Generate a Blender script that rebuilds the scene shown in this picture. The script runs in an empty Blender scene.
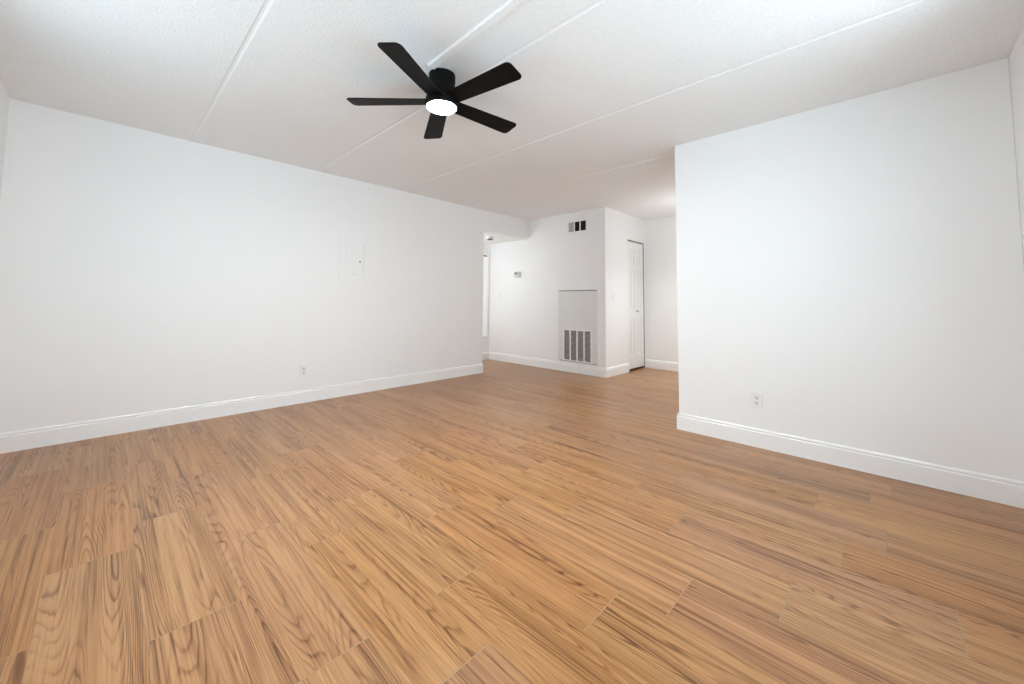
import bpy, bmesh, math, random
from mathutils import Vector, Matrix

S = bpy.context.scene
COL = S.collection
random.seed(7)

# ------------------------------------------------------------------ camera
CAM_H = 1.0585
cd = bpy.data.cameras.new('camera')
cd.sensor_fit = 'HORIZONTAL'
cd.sensor_width = 36.0
cd.lens = 389.06 / 1024.0 * 36.0
cd.shift_y = (277.11 - 342.0) / 1024.0
cd.clip_start = 0.02
cam = bpy.data.objects.new('camera', cd)
COL.objects.link(cam)
fw = Vector((0.72032286, 0.69081064, 0.06257506))
rt = Vector((0.69170482, -0.72211758, 0.00951998))
up = Vector((-0.05176306, -0.03642601, 0.99799486))
R3 = Matrix((rt, up, -fw)).transposed()
cam.matrix_world = Matrix.Translation((0, 0, CAM_H)) @ R3.to_4x4()
S.camera = cam

# ------------------------------------------------------------------ view
S.view_settings.view_transform = 'Standard'
S.view_settings.look = 'None'
S.view_settings.gamma = 1.0
S.view_settings.use_curve_mapping = False
S.view_settings.exposure = 0.18
try:
    S.cycles.max_bounces = 14
    S.cycles.diffuse_bounces = 10
    S.cycles.glossy_bounces = 4
    S.cycles.transparent_max_bounces = 8
    S.cycles.sample_clamp_indirect = 4.0
    S.cycles.use_denoising = True
    S.cycles.caustics_reflective = False
    S.cycles.caustics_refractive = False
except Exception:
    pass

# ------------------------------------------------------------------ world
W = bpy.data.worlds.new('daylight')
S.world = W
W.use_nodes = True
bg = W.node_tree.nodes['Background']
bg.inputs[0].default_value = (0.75, 0.91, 1.0, 1)
bg.inputs[1].default_value = 0.35

# ------------------------------------------------------------------ room dimensions (metres)
H = 2.44
XMIN, YMIN = -0.533, -0.544
YL = 4.362                 # long left wall
XLE = 3.921                # where the left wall ends at the hall opening
XR, YR = 3.401, 1.293      # right wall and its free end
XA, YA = 4.929, 2.878      # utility closet wall and its corner
XB = 6.195                 # far wall of the entry
HALL_H, HALL_Y = 2.12, 5.293
TH = 0.12

# ------------------------------------------------------------------ lights
def area(name, loc, direction, sx, sy, power, color=(1, 1, 1), spread=None):
    l = bpy.data.lights.new(name, 'AREA')
    l.shape = 'RECTANGLE'; l.size = sx; l.size_y = sy
    l.energy = power; l.color = color
    if spread: l.spread = spread
    o = bpy.data.objects.new(name, l)
    o.location = loc
    o.rotation_euler = Vector(direction).to_track_quat('-Z', 'Z').to_euler()
    COL.objects.link(o)
    return o

WIN = (0.40, 3.70, 0.75, 2.30)     # wide window in the window wall: y0 y1 z0 z1
RW = (-0.3, 2.4, 0.70, 2.34)       # unseen window added to the rear wall for its light: x0 x1 z0 z1
L_SKY, L_UPFILL, L_REAR, L_RUPFILL, L_HALL, L_ENTRY, L_FAN = 46, 14, 42, 68, 18, 11.0, 430
SKYC = (0.75, 0.91, 1.0)
# daylight enters through the glass: sky light straight in, unseen lamps added outside throw light in and up
area('skylight_at_side_window', (XMIN - 0.14, (WIN[0] + WIN[1]) / 2, 1.525), (1, 0, 0), 3.2, 1.5, L_SKY, SKYC)
area('added_fill_beyond_side_window', (XMIN - 2.0, (WIN[0] + WIN[1]) / 2, 0.30), (1, 0, 0.6), 4.2, 1.5, L_UPFILL, SKYC)
area('added_fill_beyond_rear_window', ((RW[0] + RW[1]) / 2, YMIN - 2.0, 0.30), (0, 1, 0.6), 3.4, 1.5, L_RUPFILL, SKYC)
area('added_light_at_rear_window', ((RW[0] + RW[1]) / 2, YMIN - 0.14, (RW[2] + RW[3]) / 2), (0, 1, 0), 2.6, 1.6, L_REAR, SKYC)  # belongs to the unseen rear window, added to even out the light
def globe(name, loc, radius, power, color):
    l = bpy.data.lights.new(name, 'POINT')
    l.energy = power; l.color = color; l.shadow_soft_size = radius
    o = bpy.data.objects.new(name, l); o.location = loc; COL.objects.link(o)
    return o
globe('hall_globe_light', (3.30, 4.90, HALL_H - 0.45), 0.28, L_HALL, (0.91, 0.98, 1.0))
globe('entry_ceiling_fill', (5.30, 1.75, H - 0.50), 0.13, L_ENTRY * 0.45, (0.92, 0.98, 1.0))  # extra unseen lamp added to brighten the entry ceiling
area('entry_downlight', (5.30, 1.75, H - 0.06), (0, 0, -1), 0.35, 0.35, L_ENTRY, (0.88, 0.965, 1.0), math.radians(110))

# ------------------------------------------------------------------ materials
def mat(name, color, rough=0.5, spec=0.5, metallic=0.0):
    m = bpy.data.materials.new(name)
    m.use_nodes = True
    b = m.node_tree.nodes['Principled BSDF']
    b.inputs['Base Color'].default_value = (*color, 1)
    b.inputs['Roughness'].default_value = rough
    b.inputs['Specular IOR Level'].default_value = spec
    b.inputs['Metallic'].default_value = metallic
    return m

def nd(m, t, **kw):
    n = m.node_tree.nodes.new(t)
    for k, v in kw.items():
        setattr(n, k, v)
    return n

def lk(m, a, b):
    m.node_tree.links.new(a, b)

def bumpy(m, scale, strength, dist=0.002, detail=3.0, tint=0.0):
    """procedural surface relief, with an optional faint tone variation of the paint"""
    tc = nd(m, 'ShaderNodeTexCoord')
    n = nd(m, 'ShaderNodeTexNoise')
    n.inputs['Scale'].default_value = scale
    n.inputs['Detail'].default_value = detail
    lk(m, tc.outputs['Object'], n.inputs['Vector'])
    b = nd(m, 'ShaderNodeBump')
    b.inputs['Strength'].default_value = strength
    b.inputs['Distance'].default_value = dist
    lk(m, n.outputs['Fac'], b.inputs['Height'])
    p = m.node_tree.nodes['Principled BSDF']
    lk(m, b.outputs['Normal'], p.inputs['Normal'])
    if tint:
        base = p.inputs['Base Color'].default_value[:3]
        r = nd(m, 'ShaderNodeValToRGB')
        r.color_ramp.elements[0].position = 0.35
        r.color_ramp.elements[1].position = 0.65
        r.color_ramp.elements[0].color = (*[c * (1 - tint) for c in base], 1)
        r.color_ramp.elements[1].color = (*[min(1, c * (1 + tint * .5)) for c in base], 1)
        lk(m, n.outputs['Fac'], r.inputs['Fac'])
        lk(m, r.outputs['Color'], p.inputs['Base Color'])
    return m

M = {}
M['wall'] = bumpy(mat('wall_paint', (0.885, 0.885, 0.885), 0.55, 0.25), 180, 0.06, 0.001)
M['ceiling'] = bumpy(mat('textured_ceiling', (0.91, 0.91, 0.91), 0.8, 0.1), 75, 0.55, 0.006, 4.0, 0.04)
M['trim'] = bumpy(mat('trim_paint', (0.92, 0.92, 0.92), 0.32, 0.45), 30, 0.02, 0.001)
M['door'] = bumpy(mat('door_paint', (0.84, 0.84, 0.83), 0.4, 0.4), 60, 0.03, 0.001)
M['plastic'] = bumpy(mat('white_plastic', (0.86, 0.86, 0.85), 0.35, 0.4), 200, 0.01, 0.0005)
M['panel'] = bumpy(mat('painted_metal_panel', (0.77, 0.77, 0.76), 0.45, 0.4), 120, 0.02, 0.0005)
M['louver'] = bumpy(mat('grey_louver_metal', (0.62, 0.62, 0.62), 0.5, 0.4), 120, 0.02, 0.0005)
M['louver_grey'] = bumpy(mat('mid_grey_louver_metal', (0.42, 0.42, 0.42), 0.5, 0.4), 120, 0.02, 0.0005)
M['louver_white'] = bumpy(mat('white_louver_metal', (0.72, 0.72, 0.72), 0.5, 0.4), 120, 0.02, 0.0005)
M['dark'] = bumpy(mat('duct_shade_dark', (0.018, 0.018, 0.018), 0.8, 0.2), 60, 0.05, 0.001)  # near-black in place of the shade behind vent and grille
M['slot'] = bumpy(mat('dark_slot', (0.02, 0.02, 0.02), 0.6, 0.3), 60, 0.02, 0.001)
M['black'] = bumpy(mat('matte_black_metal', (0.003, 0.003, 0.003), 0.55, 0.13), 300, 0.03, 0.0005)
M['blade'] = bumpy(mat('matte_black_blade', (0.004, 0.0038, 0.0038), 0.5, 0.10), 40, 0.02, 0.0005)
M['gap_shade'] = bumpy(mat('gap_shade_grey', (0.20, 0.20, 0.20), 0.5, 0.4), 90, 0.02, 0.0005)  # grey for the shade painted into the door gaps
M['steel'] = bumpy(mat('brushed_steel', (0.55, 0.55, 0.54), 0.35, 0.5, 1.0), 90, 0.03, 0.0005)
M['lcd'] = bumpy(mat('grey_display', (0.22, 0.24, 0.22), 0.2, 0.5), 40, 0.01, 0.0005)
M['beige'] = bumpy(mat('aged_plastic', (0.60, 0.58, 0.54), 0.4, 0.4), 100, 0.01, 0.0005)
M['blind'] = bumpy(mat('white_blind_fabric', (0.86, 0.86, 0.86), 0.7, 0.2), 400, 0.05, 0.0005)
def add_blind_glow():
    p = M['blind'].node_tree.nodes['Principled BSDF']
    p.inputs['Emission Color'].default_value = (0.97, 0.99, 1.0, 1)
    p.inputs['Emission Strength'].default_value = 0.13     # added glow that brightens the hall, no daylight behind the fabric
add_blind_glow()
M['alu'] = bumpy(mat('white_aluminium', (0.8, 0.8, 0.8), 0.35, 0.5), 90, 0.01, 0.0005)

def glass_mat():
    m = bpy.data.materials.new('window_glass'); m.use_nodes = True
    nt = m.node_tree; nt.nodes.clear()
    out = nd(m, 'ShaderNodeOutputMaterial'); mx = nd(m, 'ShaderNodeMixShader')
    t = nd(m, 'ShaderNodeBsdfTransparent'); g = nd(m, 'ShaderNodeBsdfGlossy')
    g.inputs['Roughness'].default_value = 0.02
    f = nd(m, 'ShaderNodeFresnel'); f.inputs['IOR'].default_value = 1.45
    ge = nd(m, 'ShaderNodeNewGeometry'); fr = nd(m, 'ShaderNodeMath', operation='SUBTRACT'); fr.inputs[0].default_value = 1.0
    ml = nd(m, 'ShaderNodeMath', operation='MULTIPLY')      # reflect on the outer face of the pane only
    lk(m, ge.outputs['Backfacing'], fr.inputs[1]); lk(m, f.outputs[0], ml.inputs[0]); lk(m, fr.outputs[0], ml.inputs[1])
    lk(m, ml.outputs[0], mx.inputs[0]); lk(m, t.outputs[0], mx.inputs[1]); lk(m, g.outputs[0], mx.inputs[2])
    lk(m, mx.outputs[0], out.inputs['Surface'])
    return m
M['glass'] = glass_mat()

def lamp_mat():
    m = mat('led_lens', (0.9, 0.9, 0.9), 0.4, 0.3)
    p = m.node_tree.nodes['Principled BSDF']
    lw = nd(m, 'ShaderNodeTexNoise'); lw.inputs['Scale'].default_value = 2.0
    mr = nd(m, 'ShaderNodeMapRange')
    mr.inputs['To Min'].default_value = L_FAN * 0.96; mr.inputs['To Max'].default_value = L_FAN * 1.04
    lk(m, lw.outputs['Fac'], mr.inputs['Value'])
    p.inputs['Emission Color'].default_value = (1.0, 1.0, 0.985, 1)
    lk(m, mr.outputs['Result'], p.inputs['Emission Strength'])
    return m
M['lens'] = lamp_mat()

def wood_mat():
    """wood-look planks: UV = metres (u across, v along the plank), attribute 'plank' = three random numbers per plank,
    second UV map 'edge' = distance in metres from the plank's own edges"""
    m = bpy.data.materials.new('wood_plank_tile'); m.use_nodes = True
    p = m.node_tree.nodes['Principled BSDF']
    uv = nd(m, 'ShaderNodeUVMap', uv_map='plank_uv')
    at = nd(m, 'ShaderNodeAttribute', attribute_name='plank')
    sx = nd(m, 'ShaderNodeSeparateXYZ'); lk(m, uv.outputs['UV'], sx.inputs[0])
    sr = nd(m, 'ShaderNodeSeparateXYZ'); lk(m, at.outputs['Vector'], sr.inputs[0])
    def math_(op, a, b=None, c=None):
        n = nd(m, 'ShaderNodeMath', operation=op)
        for i, v in enumerate((a, b, c)):
            if v is None: continue
            if isinstance(v, (int, float)): n.inputs[i].default_value = v
            else: lk(m, v, n.inputs[i])
        return n.outputs[0]
    U, V = sx.outputs['X'], sx.outputs['Y']
    r1, r2, r3 = sr.outputs['X'], sr.outputs['Y'], sr.outputs['Z']
    def noise(su, sv, off, detail=2.0, rough=0.5, dist=0.0):
        c = nd(m, 'ShaderNodeCombineXYZ')
        lk(m, math_('MULTIPLY', U, su), c.inputs[0])
        lk(m, math_('MULTIPLY', V, sv), c.inputs[1])
        lk(m, math_('MULTIPLY', off, 37.0), c.inputs[2])
        n = nd(m, 'ShaderNodeTexNoise')
        n.inputs['Scale'].default_value = 1.0
        n.inputs['Detail'].default_value = detail
        n.inputs['Roughness'].default_value = rough
        n.inputs['Distortion'].default_value = dist
        lk(m, c.outputs[0], n.inputs['Vector'])
        return n.outputs['Fac']
    # growth rings: contour lines of a field stretched along the plank
    field = noise(6.5, 0.48, r1, 1.0, 0.4, 0.12)
    wob = noise(26, 1.6, r2, 2.0, 0.5)
    lean = math_('MULTIPLY', math_('MULTIPLY', U, math_('SUBTRACT', r3, 0.4)), 80.0)
    ring = math_('ADD', math_('ADD', math_('MULTIPLY', field, 46.0), math_('MULTIPLY', wob, 2.6)), lean)
    saw = math_('FRACT', ring)
    line = nd(m, 'ShaderNodeValToRGB')
    e = line.color_ramp.elements
    e[0].position = 0.0; e[0].color = (0.10, 0.10, 0.10, 1)
    e[1].position = 1.0; e[1].color = (0.05, 0.05, 0.05, 1)
    for pos, v in ((0.30, 0.0), (0.62, 0.25), (0.84, 1.0), (0.93, 0.55)):
        x = e.new(pos); x.color = (v, v, v, 1)
    lk(m, saw, line.inputs['Fac'])
    # how strongly the rings show, patch by patch
    patch = noise(14, 1.2, r3, 2.0, 0.55)
    pr = nd(m, 'ShaderNodeMapRange'); pr.inputs['From Min'].default_value = 0.36; pr.inputs['From Max'].default_value = 0.66
    pr.inputs['To Min'].default_value = 0.12; pr.inputs['To Max'].default_value = 1.0
    lk(m, patch, pr.inputs['Value'])
    ringv = math_('MULTIPLY', line.outputs['Color'], pr.outputs[0])
    # long streaks, sharp dark veins and fine fibres
    def ramp01(v, a, b):
        n = nd(m, 'ShaderNodeMapRange'); n.inputs['From Min'].default_value = a; n.inputs['From Max'].default_value = b
        lk(m, v, n.inputs['Value']); return n.outputs[0]
    streak = ramp01(noise(85, 0.9, r2, 3.0, 0.62, 0.1), 0.44, 0.72)
    vein = ramp01(noise(42, 0.7, r1, 2.0, 0.6, 0.35), 0.585, 0.70)
    broad = ramp01(noise(12, 0.6, r3, 2.0, 0.5), 0.35, 0.70)
    fibre = noise(300, 5.0, r1, 3.0, 0.65)
    dark = math_('ADD', math_('ADD', math_('MULTIPLY', ringv, 0.54), math_('MULTIPLY', streak, 0.38)),
                 math_('ADD', math_('MULTIPLY', broad, 0.20), math_('MULTIPLY', math_('SUBTRACT', fibre, 0.5), 0.60)))
    dark = math_('ADD', dark, math_('MULTIPLY', vein, 0.30))
    dark = math_('ADD', dark, math_('MULTIPLY', math_('SUBTRACT', r2, 0.5), 0.08))
    ramp = nd(m, 'ShaderNodeValToRGB')
    e = ramp.color_ramp.elements
    e[0].position = 0.0; e[0].color = (*WOOD[0], 1)
    e[1].position = 1.0; e[1].color = (*WOOD[3], 1)
    x = e.new(0.33); x.color = (*WOOD[1], 1)
    x = e.new(0.66); x.color = (*WOOD[2], 1)
    lk(m, dark, ramp.inputs['Fac'])
    # plank-to-plank hue
    hs = nd(m, 'ShaderNodeHueSaturation')
    lk(m, ramp.outputs['Color'], hs.inputs['Color'])
    lk(m, math_('ADD', 0.4975, math_('MULTIPLY', r1, 0.005)), hs.inputs['Hue'])
    lk(m, math_('ADD', 0.95, math_('MULTIPLY', r3, 0.10)), hs.inputs['Saturation'])
    lk(m, math_('ADD', 0.95, math_('MULTIPLY', r2, 0.10)), hs.inputs['Value'])
    lk(m, hs.outputs['Color'], p.inputs['Base Color'])
    rr = nd(m, 'ShaderNodeMapRange'); rr.inputs['To Min'].default_value = 0.24; rr.inputs['To Max'].default_value = 0.38
    lk(m, fibre, rr.inputs['Value']); lk(m, rr.outputs[0], p.inputs['Roughness'])
    p.inputs['Specular IOR Level'].default_value = 0.45
    bp = nd(m, 'ShaderNodeBump'); bp.inputs['Strength'].default_value = 0.12; bp.inputs['Distance'].default_value = 0.001
    lk(m, fibre, bp.inputs['Height']); lk(m, bp.outputs['Normal'], p.inputs['Normal'])
    return m
WOOD = [(0.440, 0.232, 0.100), (0.318, 0.150, 0.056), (0.178, 0.073, 0.024), (0.088, 0.033, 0.011)]
M['wood'] = wood_mat()
M['grout'] = bumpy(mat('plank_joint', (0.35, 0.25, 0.155), 0.7, 0.2), 90, 0.05, 0.001)

# ------------------------------------------------------------------ mesh helpers
def add_box(bm, lo, hi, bevel=0.0, segs=2, mtx=None):
    lo, hi = Vector(lo), Vector(hi)
    r = bmesh.ops.create_cube(bm, size=1.0)
    vs = r['verts']
    c, d = (lo + hi) / 2, hi - lo
    for v in vs:
        v.co = Vector((v.co.x * d.x, v.co.y * d.y, v.co.z * d.z)) + c
    if bevel:
        es = list({e for v in vs for e in v.link_edges})
        b = bmesh.ops.bevel(bm, geom=es, offset=bevel, segments=segs, profile=0.5, affect='EDGES', clamp_overlap=True)
        vs = list({v for f in b['faces'] for v in f.verts} | {v for v in vs if v.is_valid})
    if mtx is not None:
        bmesh.ops.transform(bm, matrix=mtx, verts=vs)
    return vs

def add_lathe(bm, prof, n=48, center=(0, 0, 0), mtx=None):
    """revolve (radius, z) points about z"""
    rings, made = [], []
    cx, cy, cz = center
    for r, z in prof:
        if r < 1e-6:
            v = bm.verts.new((cx, cy, cz + z)); rings.append([v]); made.append(v)
        else:
            ring = [bm.verts.new((cx + r * math.cos(2 * math.pi * i / n), cy + r * math.sin(2 * math.pi * i / n), cz + z)) for i in range(n)]
            rings.append(ring); made += ring
    for a, b in zip(rings, rings[1:]):
        for i in range(n):
            j = (i + 1) % n
            if len(a) == 1 and len(b) == 1: continue
            if len(a) == 1: bm.faces.new((a[0], b[i], b[j]))
            elif len(b) == 1: bm.faces.new((a[i], a[j], b[0]))
            else: bm.faces.new((a[i], a[j], b[j], b[i]))
    if mtx is not None:
        bmesh.ops.transform(bm, matrix=mtx, verts=made)
    return made

def add_prism(bm, pts, thick, mtx=None, bevel=0.0):
    """closed 2-D outline extruded along z from 0 to thick"""
    vs = [bm.verts.new((x, y, 0)) for x, y in pts]
    f = bm.faces.new(vs)
    r = bmesh.ops.extrude_face_region(bm, geom=[f])
    top = [g for g in r['geom'] if isinstance(g, bmesh.types.BMVert)]
    for v in top: v.co.z += thick
    allv = vs + top
    if bevel:
        es = [e for e in {e for v in allv for e in v.link_edges} if abs(e.verts[0].co.z - e.verts[1].co.z) < 1e-6]
        b = bmesh.ops.bevel(bm, geom=es, offset=bevel, segments=2, profile=0.5, affect='EDGES', clamp_overlap=True)
        allv = list({v for v in allv if v.is_valid} | {v for f in b['faces'] for v in f.verts})
    if mtx is not None:
        bmesh.ops.transform(bm, matrix=mtx, verts=allv)
    return allv

def obj(name, bm, material, parent=None, smooth=False, loc=None, rot=None):
    bmesh.ops.recalc_face_normals(bm, faces=bm.faces[:])
    me = bpy.data.meshes.new(name)
    bm.to_mesh(me); bm.free()
    for k in (material if isinstance(material, (list, tuple)) else [material]):
        me.materials.append(k)
    if smooth:
        for f in me.polygons: f.use_smooth = True
        try: me.set_sharp_from_angle(angle=math.radians(35))
        except Exception: pass
    o = bpy.data.objects.new(name, me)
    COL.objects.link(o)
    if parent is not None: o.parent = parent
    if loc is not None: o.location = loc
    if rot is not None: o.rotation_euler = rot
    return o

def struct(name, bm, material, parent=None, **kw):
    o = obj(name, bm, material, parent, **kw)
    if parent is None: o['kind'] = 'structure'
    return o

def thing(name, label, cat, loc, rot=(0, 0, 0), group=None):
    o = bpy.data.objects.new(name, None)
    o.empty_display_size = 0.1
    COL.objects.link(o)
    o.location = loc; o.rotation_euler = rot
    o['label'] = label; o['category'] = cat
    if group: o['group'] = group
    return o

B = bmesh.new
HP = math.pi / 2
# orientation of wall fittings: local x = to the right seen from the room, local y = up, local z = out of the wall
def on_wall(side):
    return {'left': Matrix(((1, 0, 0), (0, 0, -1), (0, 1, 0))),      # wall facing -Y
            'right': Matrix(((0, 0, -1), (-1, 0, 0), (0, 1, 0))),    # wall facing -X
            'window': Matrix(((0, 0, 1), (1, 0, 0), (0, 1, 0)))}[side].to_euler()

# ------------------------------------------------------------------ floor
def build_floor():
    x0, x1, y0, y1 = XMIN - 0.05, XB + 0.05, YMIN - 0.05, HALL_Y + 0.05
    PW, PL = 0.2455, 0.905
    EX = 0.1425
    known = {-2: 1.00, -1: 2.346, 0: 1.679, 1: 1.212, 2: 0.926, 3: 1.210, 4: 0.742, 5: 0.575, 6: 0.295, 7: -0.140, 8: 0.171, 9: 0.037, 10: 0.309, 11: 0.100}
    bm = B()
    uvl = bm.loops.layers.uv.new('plank_uv')
    pl = bm.faces.layers.float_vector.new('plank')
    gl, ge = 0.0005, 0.0019        # half widths of the long and the end joints
    base = bm.faces.new([bm.verts.new(c) for c in ((x0, y0, -0.0012), (x1, y0, -0.0012), (x1, y1, -0.0012), (x0, y1, -0.0012))])
    base.material_index = 1
    k = math.floor((x0 - EX) / PW)
    rnd = random.Random(11)
    while EX + k * PW < x1:
        a, b = EX + k * PW, EX + (k + 1) * PW
        off = known.get(k, rnd.random() * PL)
        j = math.floor((y0 - off) / PL)
        while off + j * PL < y1:
            c, d = off + j * PL, off + (j + 1) * PL
            r = (rnd.random(), rnd.random(), rnd.random())
            fl = 1 if rnd.random() < 0.5 else -1
            xa, xb, yc, yd = max(a + gl, x0), min(b - gl, x1), max(c + ge, y0), min(d - ge, y1)
            if xb > xa and yd > yc:
                f = bm.faces.new([bm.verts.new(q) for q in ((xa, yc, 0), (xb, yc, 0), (xb, yd, 0), (xa, yd, 0))])
                f[pl] = r
                for lp in f.loops:
                    lp[uvl].uv = ((lp.vert.co.x - a) * fl, (lp.vert.co.y - c) * fl)
            j += 1
        k += 1
    # slab under the planks
    add_box(bm, (x0, y0, -0.15), (x1, y1, -0.01))
    for f in bm.faces:
        if f.calc_center_median().z < -0.005: f.material_index = 1
    me = bpy.data.meshes.new('floor')
    bm.to_mesh(me); bm.free()
    me.materials.append(M['wood']); me.materials.append(M['grout'])
    o = bpy.data.objects.new('floor', me); COL.objects.link(o)
    o['kind'] = 'structure'
build_floor()

# ------------------------------------------------------------------ ceiling of concrete planks with grooved joints
def build_ceiling():
    bm = B()
    gw, gd = 0.016, 0.0045
    xs = [(XMIN - TH, H)]
    for s in (0.455, 1.503, 2.490, 3.575):
        xs += [(s - gw, H), (s - gw * 0.35, H + gd), (s + gw * 0.35, H + gd), (s + gw, H)]
    xs += [(XB + TH, H)]
    ya, yb = YMIN - TH, YL + TH
    a = [bm.verts.new((x, ya, z)) for x, z in xs]
    b = [bm.verts.new((x, yb, z)) for x, z in xs]
    for i in range(len(xs) - 1):
        bm.faces.new((a[i], b[i], b[i + 1], a[i + 1]))
    # body above
    add_box(bm, (XMIN - TH, ya, H + 0.012), (XB + TH, yb, H + 0.16))
    struct('ceiling', bm, M['ceiling'])
    bm = B()
    add_box(bm, (1.3, YL + TH, HALL_H), (XA + 0.1, HALL_Y + 0.1, HALL_H + 0.12))
    struct('ceiling_hall', bm, M['wall'])
build_ceiling()

# ------------------------------------------------------------------ walls
bm = B()
add_box(bm, (XMIN - TH, YL, -0.005), (XLE, YL + TH, H))
add_box(bm, (XLE, YL, HALL_H), (XA, YL + TH, H))
struct('wall_left', bm, M['wall'])

bm = B()
add_box(bm, (XR, YMIN, -0.005), (XR + TH, YR, H), 0.004)
struct('wall_right', bm, M['wall'])
bm = B()
add_box(bm, (XR + TH, YR - TH, -0.005), (XB + TH, YR, H))
struct('wall_side', bm, M['wall'])

bm = B()   # wall with the added rear window (behind the camera)
x0, x1, z0, z1 = RW
add_box(bm, (XMIN - TH, YMIN - TH, -0.005), (x0, YMIN, H))
add_box(bm, (x1, YMIN - TH, -0.005), (XR + TH, YMIN, H))
add_box(bm, (x0, YMIN - TH, -0.005), (x1, YMIN, z0))
add_box(bm, (x0, YMIN - TH, z1), (x1, YMIN, H))
struct('wall_rear', bm, M['wall'])

bm = B()   # wall with the wide window (behind the camera, to the left)
y0, y1, z0, z1 = WIN
add_box(bm, (XMIN - TH, YMIN, -0.005), (XMIN, y0, H))
add_box(bm, (XMIN - TH, y1, -0.005), (XMIN, YL, H))
add_box(bm, (XMIN - TH, y0, z1), (XMIN, y1, H))
add_box(bm, (XMIN - TH, y0, -0.005), (XMIN, y1, z0))
struct('wall_window', bm, M['wall'])

bm = B()
add_box(bm, (XA, YA, -0.005), (XA + TH, HALL_Y + TH, H))
struct('wall_center', bm, M['wall'])

DX0, DX1, DZ = 5.600, 6.176, 2.048
bm = B()
add_box(bm, (XA + TH, YA, -0.005), (DX0, YA + TH, H))
add_box(bm, (DX1, YA, -0.005), (XB, YA + TH, H))
add_box(bm, (DX0, YA, DZ), (DX1, YA + TH, H))
struct('wall_entry', bm, M['wall'])
bm = B()
add_box(bm, (XB, YR, -0.005), (XB + TH, 3.75, H))
add_box(bm, (XA + TH, 3.63, -0.005), (XB, 3.75, H))
struct('wall_far', bm, M['wall'])
bm = B()
add_box(bm, (1.3, HALL_Y, -0.005), (XA, HALL_Y + TH, HALL_H))
struct('wall_hall', bm, M['wall'])
bm = B()
add_box(bm, (1.3 - TH, YL + TH, -0.005), (1.3, HALL_Y + TH, HALL_H + 0.1))
struct('wall_passage', bm, M['wall'])

# ------------------------------------------------------------------ baseboards: profile run along a line
BH, BT = 0.136, 0.014
PROF = [(0, 0), (BT, 0), (BT, 0.108), (BT - 0.002, 0.1115), (BT - 0.0065, 0.1125), (BT - 0.0065, 0.1165),
        (BT - 0.0035, 0.119), (BT - 0.003, 0.123), (BT - 0.005, 0.129), (BT - 0.010, 0.1335), (0, BH)]
def baseboard(name, path, inner):
    """path: floor points along the wall faces; inner: for each run, the unit vector pointing into the room"""
    bm = B()
    n = len(path)
    dirs = [(Vector(path[i + 1]) - Vector(path[i])).normalized() for i in range(n - 1)]
    rows = []
    for i, q in enumerate(path):
        q = Vector((*q, 0)); row = []
        a = Vector((*inner[max(0, i - 1)], 0)); b = Vector((*inner[min(i, n - 2)], 0))
        off = a if (a - b).length < 1e-6 else a + b
        for t, z in PROF:
            row.append(bm.verts.new(q + off * t + Vector((0, 0, z))))
        rows.append(row)
    for r, s in zip(rows, rows[1:]):
        for j in range(len(PROF) - 1):
            bm.faces.new((r[j], s[j], s[j + 1], r[j + 1]))
    bm.faces.new(rows[0]); bm.faces.new(rows[-1])
    return struct(name, bm, M['trim'])
baseboard('baseboard_left', [(XMIN, YL), (XLE, YL), (XLE, YL + TH), (1.3, YL + TH)], [(0, -1), (1, 0), (0, 1)])
baseboard('baseboard_right', [(XR, YMIN), (XR, YR), (XB, YR)], [(-1, 0), (0, 1)])
baseboard('baseboard_center', [(XA, HALL_Y), (XA, YA), (DX0 - 0.002, YA)], [(-1, 0), (0, -1)])
baseboard('baseboard_far', [(XB, YR + BT), (XB, YA)], [(-1, 0)])
baseboard('baseboard_hall', [(1.3, HALL_Y), (XA - BT, HALL_Y)], [(0, -1)])
baseboard('baseboard_rear', [(XMIN, YMIN), (XR - BT, YMIN)], [(0, 1)])
baseboard('baseboard_window', [(XMIN, YMIN + BT), (XMIN, YL - BT)], [(1, 0)])

# ------------------------------------------------------------------ side window and added rear window (out of view, they let the daylight in)
def glazed(name, size_x, z0, z1, loc, rot, panes):
    bm = B(); w = 0.05
    add_box(bm, (0, z0, -0.09), (w, z1, 0.01), 0.004)
    add_box(bm, (size_x - w, z0, -0.09), (size_x, z1, 0.01), 0.004)
    add_box(bm, (w, z0, -0.09), (size_x - w, z0 + w, 0.01), 0.004)
    add_box(bm, (w, z1 - w, -0.09), (size_x - w, z1, 0.01), 0.004)
    for i in range(1, panes):
        xm = size_x * i / panes
        add_box(bm, (xm - w / 2, z0 + w, -0.07), (xm + w / 2, z1 - w, -0.01), 0.004)
    fr = struct(name, bm, M['alu'], loc=loc, rot=rot)
    for i in range(panes):
        bm = B()
        a = w if i == 0 else size_x * i / panes + w / 2
        b = size_x - w if i == panes - 1 else size_x * (i + 1) / panes - w / 2
        add_box(bm, (a, z0 + w, -0.045), (b, z1 - w, -0.039))
        obj('pane', bm, M['glass'], fr)
    return fr
glazed('window_1', WIN[1] - WIN[0], WIN[2], WIN[3], (XMIN, WIN[0], 0), on_wall('window'), 2)
glazed('added_window_2', RW[1] - RW[0], RW[2], RW[3], (RW[1], YMIN, 0), Matrix(((-1, 0, 0), (0, 0, 1), (0, 1, 0))).to_euler(), 2)

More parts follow.
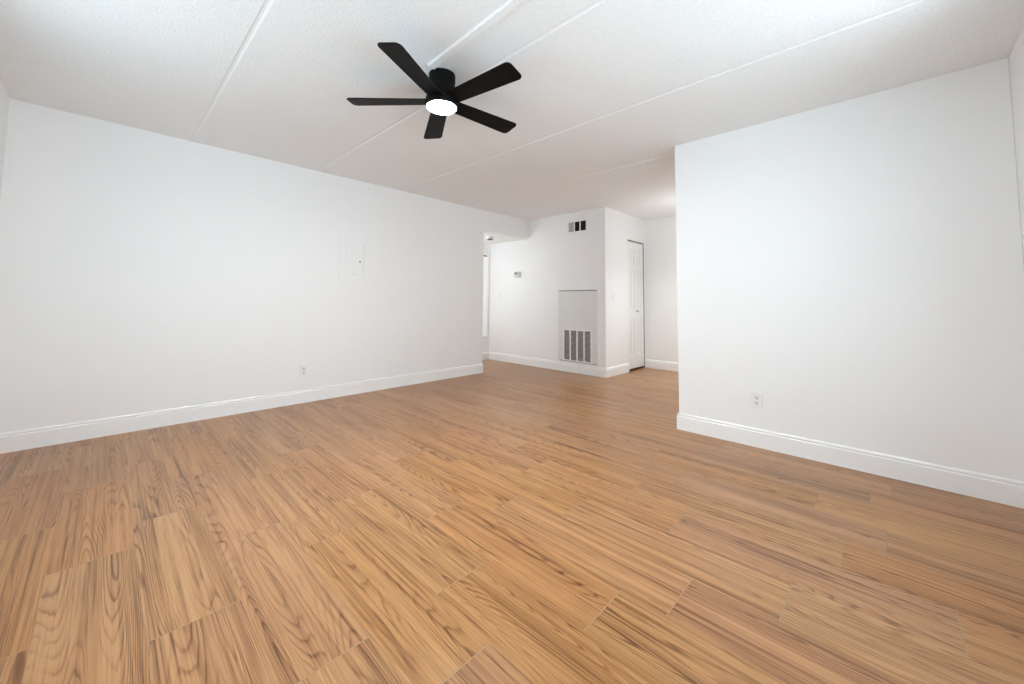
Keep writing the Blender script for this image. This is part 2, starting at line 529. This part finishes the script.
# ------------------------------------------------------------------ window with a white blind at the end of the hall
bm = B()
wx0, wx1, wz0, wz1 = 4.05, 4.875, 0.405, 1.93
fwid = 0.03
add_box(bm, (wx0, HALL_Y - 0.018, wz0), (wx1, HALL_Y, wz0 + fwid), 0.003)
add_box(bm, (wx0, HALL_Y - 0.018, wz1 - fwid), (wx1, HALL_Y, wz1), 0.003)
add_box(bm, (wx0, HALL_Y - 0.018, wz0 + fwid), (wx0 + fwid, HALL_Y, wz1 - fwid), 0.003)
add_box(bm, (wx1 - fwid, HALL_Y - 0.018, wz0 + fwid), (wx1, HALL_Y, wz1 - fwid), 0.003)
w3 = struct('window_3', bm, M['trim'])
bm = B()
add_box(bm, (wx0 + fwid, HALL_Y - 0.010, wz0 + fwid), (wx1 - fwid, HALL_Y - 0.004, wz1 - fwid - 0.02))
obj('blind', bm, M['blind'], w3)
bm = B()
add_box(bm, (wx0 + fwid, HALL_Y - 0.004, wz1 - fwid - 0.02), (wx1 - fwid, HALL_Y - 0.001, wz1 - fwid))
obj('head_gap', bm, M['slot'], w3)

# ------------------------------------------------------------------ closet door in the entry wall (six raised panels)
def closet_door():
    bm = B()
    x0, x1, z0, z1 = DX0 + 0.003, DX1 - 0.034, 0.034, DZ - 0.026
    yf, yb = YA + 0.004, YA + 0.038
    w = x1 - x0
    st, mid = 0.095, 0.085
    cols = [(x0 + st, x0 + (w - mid) / 2), (x0 + (w + mid) / 2, x1 - st)]
    rows = [(z0 + 0.21, z0 + 0.80), (z0 + 0.93, z0 + 1.52), (z0 + 1.63, z1 - 0.12)]
    add_box(bm, (x0, yf + 0.010, z0), (x1, yb, z1))
    # stiles and rails
    for a, b in ((x0, cols[0][0]), (cols[0][1], cols[1][0]), (cols[1][1], x1)):
        add_box(bm, (a, yf, z0), (b, yf + 0.012, z1), 0.002)
    for a, b in ((z0, rows[0][0]), (rows[0][1], rows[1][0]), (rows[1][1], rows[2][0]), (rows[2][1], z1)):
        for c, d in cols:
            add_box(bm, (c - 0.002, yf, a), (d + 0.002, yf + 0.012, b), 0.002)
    d = struct('door_1', bm, M['door'])
    for c0, c1 in cols:
        for a, b in rows:
            bm = B()
            add_box(bm, (c0 + 0.022, yf + 0.002, a + 0.022), (c1 - 0.022, yf + 0.0115, b - 0.022), 0.006, 1)
            obj('raised_panel', bm, M['door'], d)
    bm = B()
    add_lathe(bm, [(0.0, 0.045), (0.011, 0.044), (0.015, 0.038), (0.015, 0.030), (0.009, 0.022), (0.006, 0.012), (0.006, 0.003), (0.012, 0.002), (0.012, 0.0), (0, 0)], 24,
              mtx=Matrix.Translation((5.875, yf, 0.925)) @ Matrix.Rotation(HP, 4, 'X'))
    obj('knob', bm, M['steel'], d, True)
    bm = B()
    add_box(bm, (x0, YA + 0.010, z1 + 0.004), (DX1, YA + 0.036, DZ - 0.001), 0.002)  # dark strip drawn in place of the shade in the top gap
    obj('top_gap_shade', bm, M['gap_shade'], d)['label'] = 'dark strip in place of the shade above the door'
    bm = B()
    add_box(bm, (x1 + 0.003, YA + 0.006, 0.004), (DX1 - 0.001, YA + 0.036, z1 + 0.004), 0.002)  # dark strip stands in for the shade in the side gap
    obj('side_gap_shade', bm, M['gap_shade'], d)['label'] = 'dark strip in place of the shade beside the door'
closet_door()

# ------------------------------------------------------------------ ceiling fan
FX, FY = 1.361, 1.915
fan = thing('ceiling_fan', 'matte black five-blade flush ceiling fan with a glowing round light', 'ceiling fan', (FX, FY, H))
bm = B()
add_lathe(bm, [(0, 0), (0.080, 0), (0.080, -0.040), (0.077, -0.044), (0, -0.044)], 64)
obj('canopy', bm, M['black'], fan, True)
bm = B()
add_lathe(bm, [(0, -0.044), (0.074, -0.044), (0.074, -0.052), (0.079, -0.056), (0.080, -0.120), (0.085, -0.134), (0.095, -0.150), (0.098, -0.160), (0.098, -0.196), (0.096, -0.203), (0.092, -0.206), (0.089, -0.204), (0.088, -0.190), (0, -0.190)], 64)
obj('motor_housing', bm, M['black'], fan, True)
bm = B()
add_lathe(bm, [(0, -0.191), (0.0875, -0.191), (0.0875, -0.204), (0.080, -0.209), (0.055, -0.212), (0, -0.213)], 64)
obj('lamp_lens', bm, M['lens'], fan, True)
ZB, RT, PITCH = 2.273 - H, 0.566, -0.18
for ang in (-152.8, 132.8, 60.9, -5.4, -83.1):
    # outline in (r, w): straight sides that widen a little, rounded tip corners
    w0, w1, r0, cr = 0.052, 0.068, 0.075, 0.030
    pts = [(r0, -w0)]
    for i in range(7):
        t = -HP + HP * i / 6
        pts.append((RT - cr + cr * math.cos(t), -(w1 - cr) + cr * math.sin(t)))
    for i in range(7):
        t = HP * i / 6
        pts.append((RT - cr + cr * math.cos(t), (w1 - cr) + cr * math.sin(t)))
    pts.append((r0, w0))
    bm = B()
    mt = Matrix.Translation((0, 0, ZB)) @ Matrix.Rotation(math.radians(ang), 4, 'Z') @ Matrix.Rotation(PITCH, 4, 'X') @ Matrix.Translation((0, 0, -0.003))
    add_prism(bm, pts, 0.006, mt, 0.0015)
    obj('blade', bm, M['blade'], fan)

# ------------------------------------------------------------------ surface raceway feeding the fan
bm = B()
ry0, ry1 = YMIN + 0.002, FY - 0.030
def race(x, y): return x + (y - 1.2) * 0.03
pro = [(-0.026, 0), (-0.025, -0.008), (-0.020, -0.013), (0.020, -0.013), (0.025, -0.008), (0.026, 0)]
a = [bm.verts.new((race(1.238, ry0) + x, ry0, z)) for x, z in pro]
b = [bm.verts.new((race(1.238, ry1) + x, ry1, z)) for x, z in pro]
for i in range(len(pro)):
    j = (i + 1) % len(pro)
    bm.faces.new((a[i], a[j], b[j], b[i]))
bm.faces.new(a); bm.faces.new(b)
rw = obj('cable_raceway', bm, M['ceiling'], loc=(0, 0, H))
rw['label'] = 'white cable raceway strip running along the ceiling to the fan'
rw['category'] = 'cable raceway'

# ------------------------------------------------------------------ breaker panel on the left wall
bp = thing('breaker_panel', 'white painted breaker panel cover high on the long left wall', 'breaker panel', (1.955, YL, 1.505), on_wall('left'))
bm = B()
px0, px1, pz0, pz1 = -0.110, 0.100, -0.188, 0.186
for lo, hi in (((-0.185, -0.25), (px0, 0.255)), ((px1, -0.25), (0.185, 0.255)), ((px0, -0.25), (px1, pz0)), ((px0, pz1), (px1, 0.255))):
    add_box(bm, (*lo, -0.002), (*hi, 0.009))
obj('cover_plate', bm, M['wall'], bp)
bm = B()
add_box(bm, (px0 + 0.004, pz0 + 0.003, 0.0005), (px1 - 0.003, pz1 - 0.004, 0.008), 0.001)
pd = obj('door', bm, M['wall'], bp)
bm = B()
add_box(bm, (0.040, -0.024, 0.007), (0.060, 0.026, 0.013), 0.003)
add_box(bm, (0.012, -0.020, 0.007), (0.034, 0.020, 0.010), 0.002)
la = obj('latch', bm, M['trim'], pd)
bm = B()
add_box(bm, (0.045, -0.018, 0.0125), (0.057, 0.004, 0.0145), 0.001)
obj('latch_slot', bm, M['slot'], la)['label'] = 'dark slot in the latch'
bm = B()
add_box(bm, (-0.035, -0.160, 0.0075), (0.020, -0.150, 0.0095), 0.001)
obj('name_plate', bm, M['panel'], pd)

# ------------------------------------------------------------------ duplex outlets
def outlet(label, loc, side):
    o = thing('wall_outlet', label, 'outlet', loc, on_wall(side), 'white duplex wall outlets')
    bm = B()
    add_box(bm, (-0.035, -0.0575, -0.001), (0.035, 0.0575, 0.009), 0.002)
    obj('cover_plate', bm, M['plastic'], o)
    for s in (-1, 1):
        bm = B()
        pts = []
        for i in range(24):
            t = 2 * math.pi * i / 24
            pts.append((max(-0.0165, min(0.0165, 0.0185 * math.cos(t))), max(-0.0135, min(0.0135, 0.0175 * math.sin(t)))))
        add_prism(bm, pts, 0.004, Matrix.Translation((0, 0.0195 * s, 0.0070)), 0.0007)
        r = obj('receptacle', bm, M['plastic'], o)
        bm = B()
        yc = 0.0195 * s
        add_box(bm, (-0.0090, yc - 0.003, 0.0100), (-0.0050, yc + 0.0090, 0.0114))
        add_box(bm, (0.0050, yc - 0.003, 0.0100), (0.0090, yc + 0.0080, 0.0114))
        add_lathe(bm, [(0, 0.0114), (0.0034, 0.0114), (0.0034, 0.0100), (0, 0.0100)], 12, (0, yc - 0.0085, 0))
        obj('socket_slots', bm, M['slot'], r)['label'] = 'dark plug slots'
    bm = B()
    add_lathe(bm, [(0, 0.0105), (0.0025, 0.0100), (0.003, 0.0086), (0, 0.0086)], 12)
    obj('screw', bm, M['steel'], o)
    return o
outlet('white duplex wall outlet low on the long left wall', (1.454, YL, 0.329), 'left')
outlet('white duplex wall outlet above the right wall baseboard', (XR, 0.718, 0.342), 'right')

# ------------------------------------------------------------------ light switches
def light_switch(label, loc, side):
    o = thing('light_switch', label, 'light switch', loc, on_wall(side), 'white toggle light switches')
    bm = B()
    add_box(bm, (-0.035, -0.0575, -0.001), (0.035, 0.0575, 0.007), 0.003)
    obj('cover_plate', bm, M['plastic'], o)
    bm = B()
    add_box(bm, (-0.007, -0.013, 0.006), (0.007, 0.013, 0.009), 0.001)
    obj('switch_frame', bm, M['panel'], o)
    bm = B()
    add_box(bm, (-0.0045, -0.010, 0.0), (0.0045, 0.010, 0.017), 0.002, 2, Matrix.Translation((0, 0.002, 0.005)) @ Matrix.Rotation(-0.35, 4, 'X'))
    obj('toggle', bm, M['plastic'], o)
    for s in (-1, 1):
        bm = B()
        add_lathe(bm, [(0, 0.0085), (0.0025, 0.0080), (0.003, 0.0068), (0, 0.0068)], 12, (0, 0.030 * s, 0))
        obj('screw', bm, M['steel'], o)
light_switch('white toggle light switch below and left of the thermostat', (XA, 5.015, 1.155), 'right')
light_switch('white toggle light switch left of the closet door', (5.145, YA, 1.160), 'left')

# ------------------------------------------------------------------ thermostat
t = thing('thermostat', 'small white box thermostat on the hall wall', 'thermostat', (XA, 4.582, 1.528), on_wall('right'))
bm = B()
add_box(bm, (-0.072, -0.052, -0.001), (0.072, 0.052, 0.008), 0.003)
obj('back_plate', bm, M['plastic'], t)
bm = B()
add_box(bm, (-0.066, -0.046, 0.007), (0.066, 0.046, 0.034), 0.005)
tb = obj('body', bm, M['beige'], t)
bm = B()
add_box(bm, (-0.052, 0.000, 0.033), (0.014, 0.032, 0.0350), 0.001)
obj('display', bm, M['lcd'], tb)['label'] = 'grey display window'
bm = B()
for i in range(3):
    add_box(bm, (-0.050 + 0.024 * i, -0.032, 0.033), (-0.034 + 0.024 * i, -0.020, 0.0365), 0.001)
obj('buttons', bm, M['plastic'], tb)
bm = B()
add_box(bm, (0.030, -0.034, 0.033), (0.046, 0.034, 0.0365), 0.0015)
obj('slide_lever', bm, M['louver'], tb)

# ------------------------------------------------------------------ smoke detector on the hall ceiling
sd = thing('smoke_detector', 'round off-white smoke detector under the hall ceiling', 'smoke detector', (4.33, 4.665, HALL_H))
bm = B()
add_lathe(bm, [(0, 0), (0.064, 0), (0.066, -0.006), (0.062, -0.012), (0, -0.012)], 40)
obj('mounting_base', bm, M['plastic'], sd, True)
bm = B()
add_lathe(bm, [(0, -0.011), (0.058, -0.011), (0.060, -0.022), (0.056, -0.034), (0.048, -0.042), (0, -0.043)], 40)
sdc = obj('cover', bm, M['beige'], sd, True)
bm = B()
add_lathe(bm, [(0, -0.042), (0.047, -0.038), (0.046, -0.047), (0.040, -0.051), (0, -0.052)], 32)
obj('sensor_vent', bm, M['slot'], sdc, True)['label'] = 'dark round vent'

# ------------------------------------------------------------------ supply air vent high on the closet wall
VY0, VY1, VZ0, VZ1 = 3.200, 3.512, 2.140, 2.285
v = thing('supply_vent', 'three-section supply air vent high on the wall near the ceiling', 'air vent', (XA, (VY0 + VY1) / 2, (VZ0 + VZ1) / 2), on_wall('right'))
hw, hh = (VY1 - VY0) / 2, (VZ1 - VZ0) / 2
bm = B()
fr = 0.022
add_box(bm, (-hw - fr, hh, -0.001), (hw + fr, hh + fr, 0.006), 0.002)
add_box(bm, (-hw - fr, -hh - fr, -0.001), (hw + fr, -hh, 0.006), 0.002)
add_box(bm, (-hw - fr, -hh, -0.001), (-hw, hh, 0.006), 0.002)
add_box(bm, (hw, -hh, -0.001), (hw + fr, hh, 0.006), 0.002)
for s in (-1, 1):
    xm = s * hw / 3
    add_box(bm, (xm - 0.010, -hh, -0.001), (xm + 0.010, hh, 0.006), 0.001)
obj('frame', bm, M['wall'], v)
bm = B()
add_box(bm, (-hw, -hh, 0.0002), (hw, hh, 0.001))  # solid dark sheet stands in for the shade inside the duct
obj('duct_shade_sheet', bm, M['dark'], v)['label'] = 'dark sheet for the shade behind the louvers'
for k in range(3):
    a = -hw + 2 * hw * k / 3 + (0.0 if k == 0 else 0.010)
    b = -hw + 2 * hw * (k + 1) / 3 - (0.0 if k == 2 else 0.010)
    bm = B()
    if k == 0:
        n = 9
        for i in range(n):
            x = a + (b - a) * (i + 0.5) / n
            add_box(bm, (-0.0046, -hh, -0.0006), (0.0046, hh, 0.0006), mtx=Matrix.Translation((x, 0, 0.0045)) @ Matrix.Rotation(0.30, 4, 'Y'))
        obj('louver', bm, M['louver_grey'], v)['label'] = 'pale grey louvers turned towards the room'
    else:
        n = 7
        for i in range(n):
            x = a + (b - a) * (i + 0.5) / n
            add_box(bm, (-0.0026, -hh, -0.0006), (0.0026, hh, 0.0006), mtx=Matrix.Translation((x, 0, 0.0042)) @ Matrix.Rotation(1.15, 4, 'Y'))  # near-black colour stands in for shade between the open louvers
        obj('louver', bm, M['slot'], v)['label'] = 'open louvers coloured dark for the shade between them'

# ------------------------------------------------------------------ air handler access panel with return grille
PY0, PY1, PZ0, PZ1 = 3.012, 3.690, 0.137, 1.232
ap = thing('access_panel', 'white air handler access panel with a grey return grille', 'access panel', (XA, (PY0 + PY1) / 2, 0), on_wall('right'))
hw = (PY1 - PY0) / 2
cw = 0.042
bm = B()
add_box(bm, (-hw - cw, PZ0, -0.001), (-hw, PZ1 + 0.004, 0.016), 0.003)
add_box(bm, (hw, PZ0, -0.001), (hw + cw, PZ1 + 0.004, 0.016), 0.003)
add_box(bm, (-hw - cw, PZ1 + 0.004, -0.001), (hw + cw, PZ1 + 0.030, 0.016), 0.003)
add_box(bm, (-hw, PZ0, -0.001), (hw, PZ0 + 0.022, 0.012), 0.003)
obj('frame', bm, M['wall'], ap)
bm = B()
add_box(bm, (-hw, PZ0 + 0.022, 0.0003), (hw, PZ1 + 0.004, 0.002))  # dark sheet for the shade behind the grille and around the leaf
obj('backing', bm, M['dark'], ap)
# door leaf with an opening for the grille
g = dict(x0=(PY0 + PY1) / 2 - 3.594, x1=(PY0 + PY1) / 2 - 3.120, z0=0.183, z1=0.632)
dx0, dx1, dz0, dz1 = -hw + 0.0015, hw - 0.006, PZ0 + 0.030, PZ1 - 0.006
bm = B()
add_box(bm, (dx0, dz0, 0.002), (g['x0'], dz1, 0.009))
add_box(bm, (g['x1'], dz0, 0.002), (dx1, dz1, 0.009))
add_box(bm, (g['x0'], dz0, 0.002), (g['x1'], g['z0'], 0.009))
add_box(bm, (g['x0'], g['z1'], 0.002), (g['x1'], dz1, 0.009))
leaf = obj('door', bm, M['panel'], ap)
for x, z in ((dx0 + 0.025, 1.065), (dx1 - 0.015, 1.065)):
    bm = B()
    add_box(bm, (x - 0.018, z - 0.012, 0.008), (x + 0.018, z + 0.012, 0.014), 0.002)
    obj('latch', bm, M['louver_white'], leaf)
bm = B()
gw = g['x1'] - g['x0']
mull = 0.020
cwid = (gw - 3 * mull) / 4
for k in range(3):
    xa = g['x0'] + cwid * (k + 1) + mull * k
    add_box(bm, (xa, g['z0'], 0.003), (xa + mull, g['z1'], 0.013), 0.001)
for a_, b_, c_, d_ in ((g['x0'] - 0.014, g['x1'] + 0.014, g['z1'], g['z1'] + 0.014), (g['x0'] - 0.014, g['x1'] + 0.014, g['z0'] - 0.014, g['z0'])):
    add_box(bm, (a_, c_, 0.008), (b_, d_, 0.012), 0.001)
for a_, b_ in ((g['x0'] - 0.014, g['x0']), (g['x1'], g['x1'] + 0.014)):
    add_box(bm, (a_, g['z0'], 0.008), (b_, g['z1'], 0.012), 0.001)
gr = obj('return_grille', bm, M['trim'], leaf)
for k in range(4):
    xa = g['x0'] + (cwid + mull) * k
    bm = B()
    n = 26
    for i in range(n):
        z = g['z0'] + (g['z1'] - g['z0']) * (i + 0.5) / n
        add_box(bm, (xa, -0.0068, -0.0006), (xa + cwid, 0.0068, 0.0006), mtx=Matrix.Translation((0, z, 0.0065)) @ Matrix.Rotation(0.62, 4, 'X'))
    o = obj('louver_bank', bm, M['louver'], ap)
    o['label'] = 'grey louvers of the return grille'
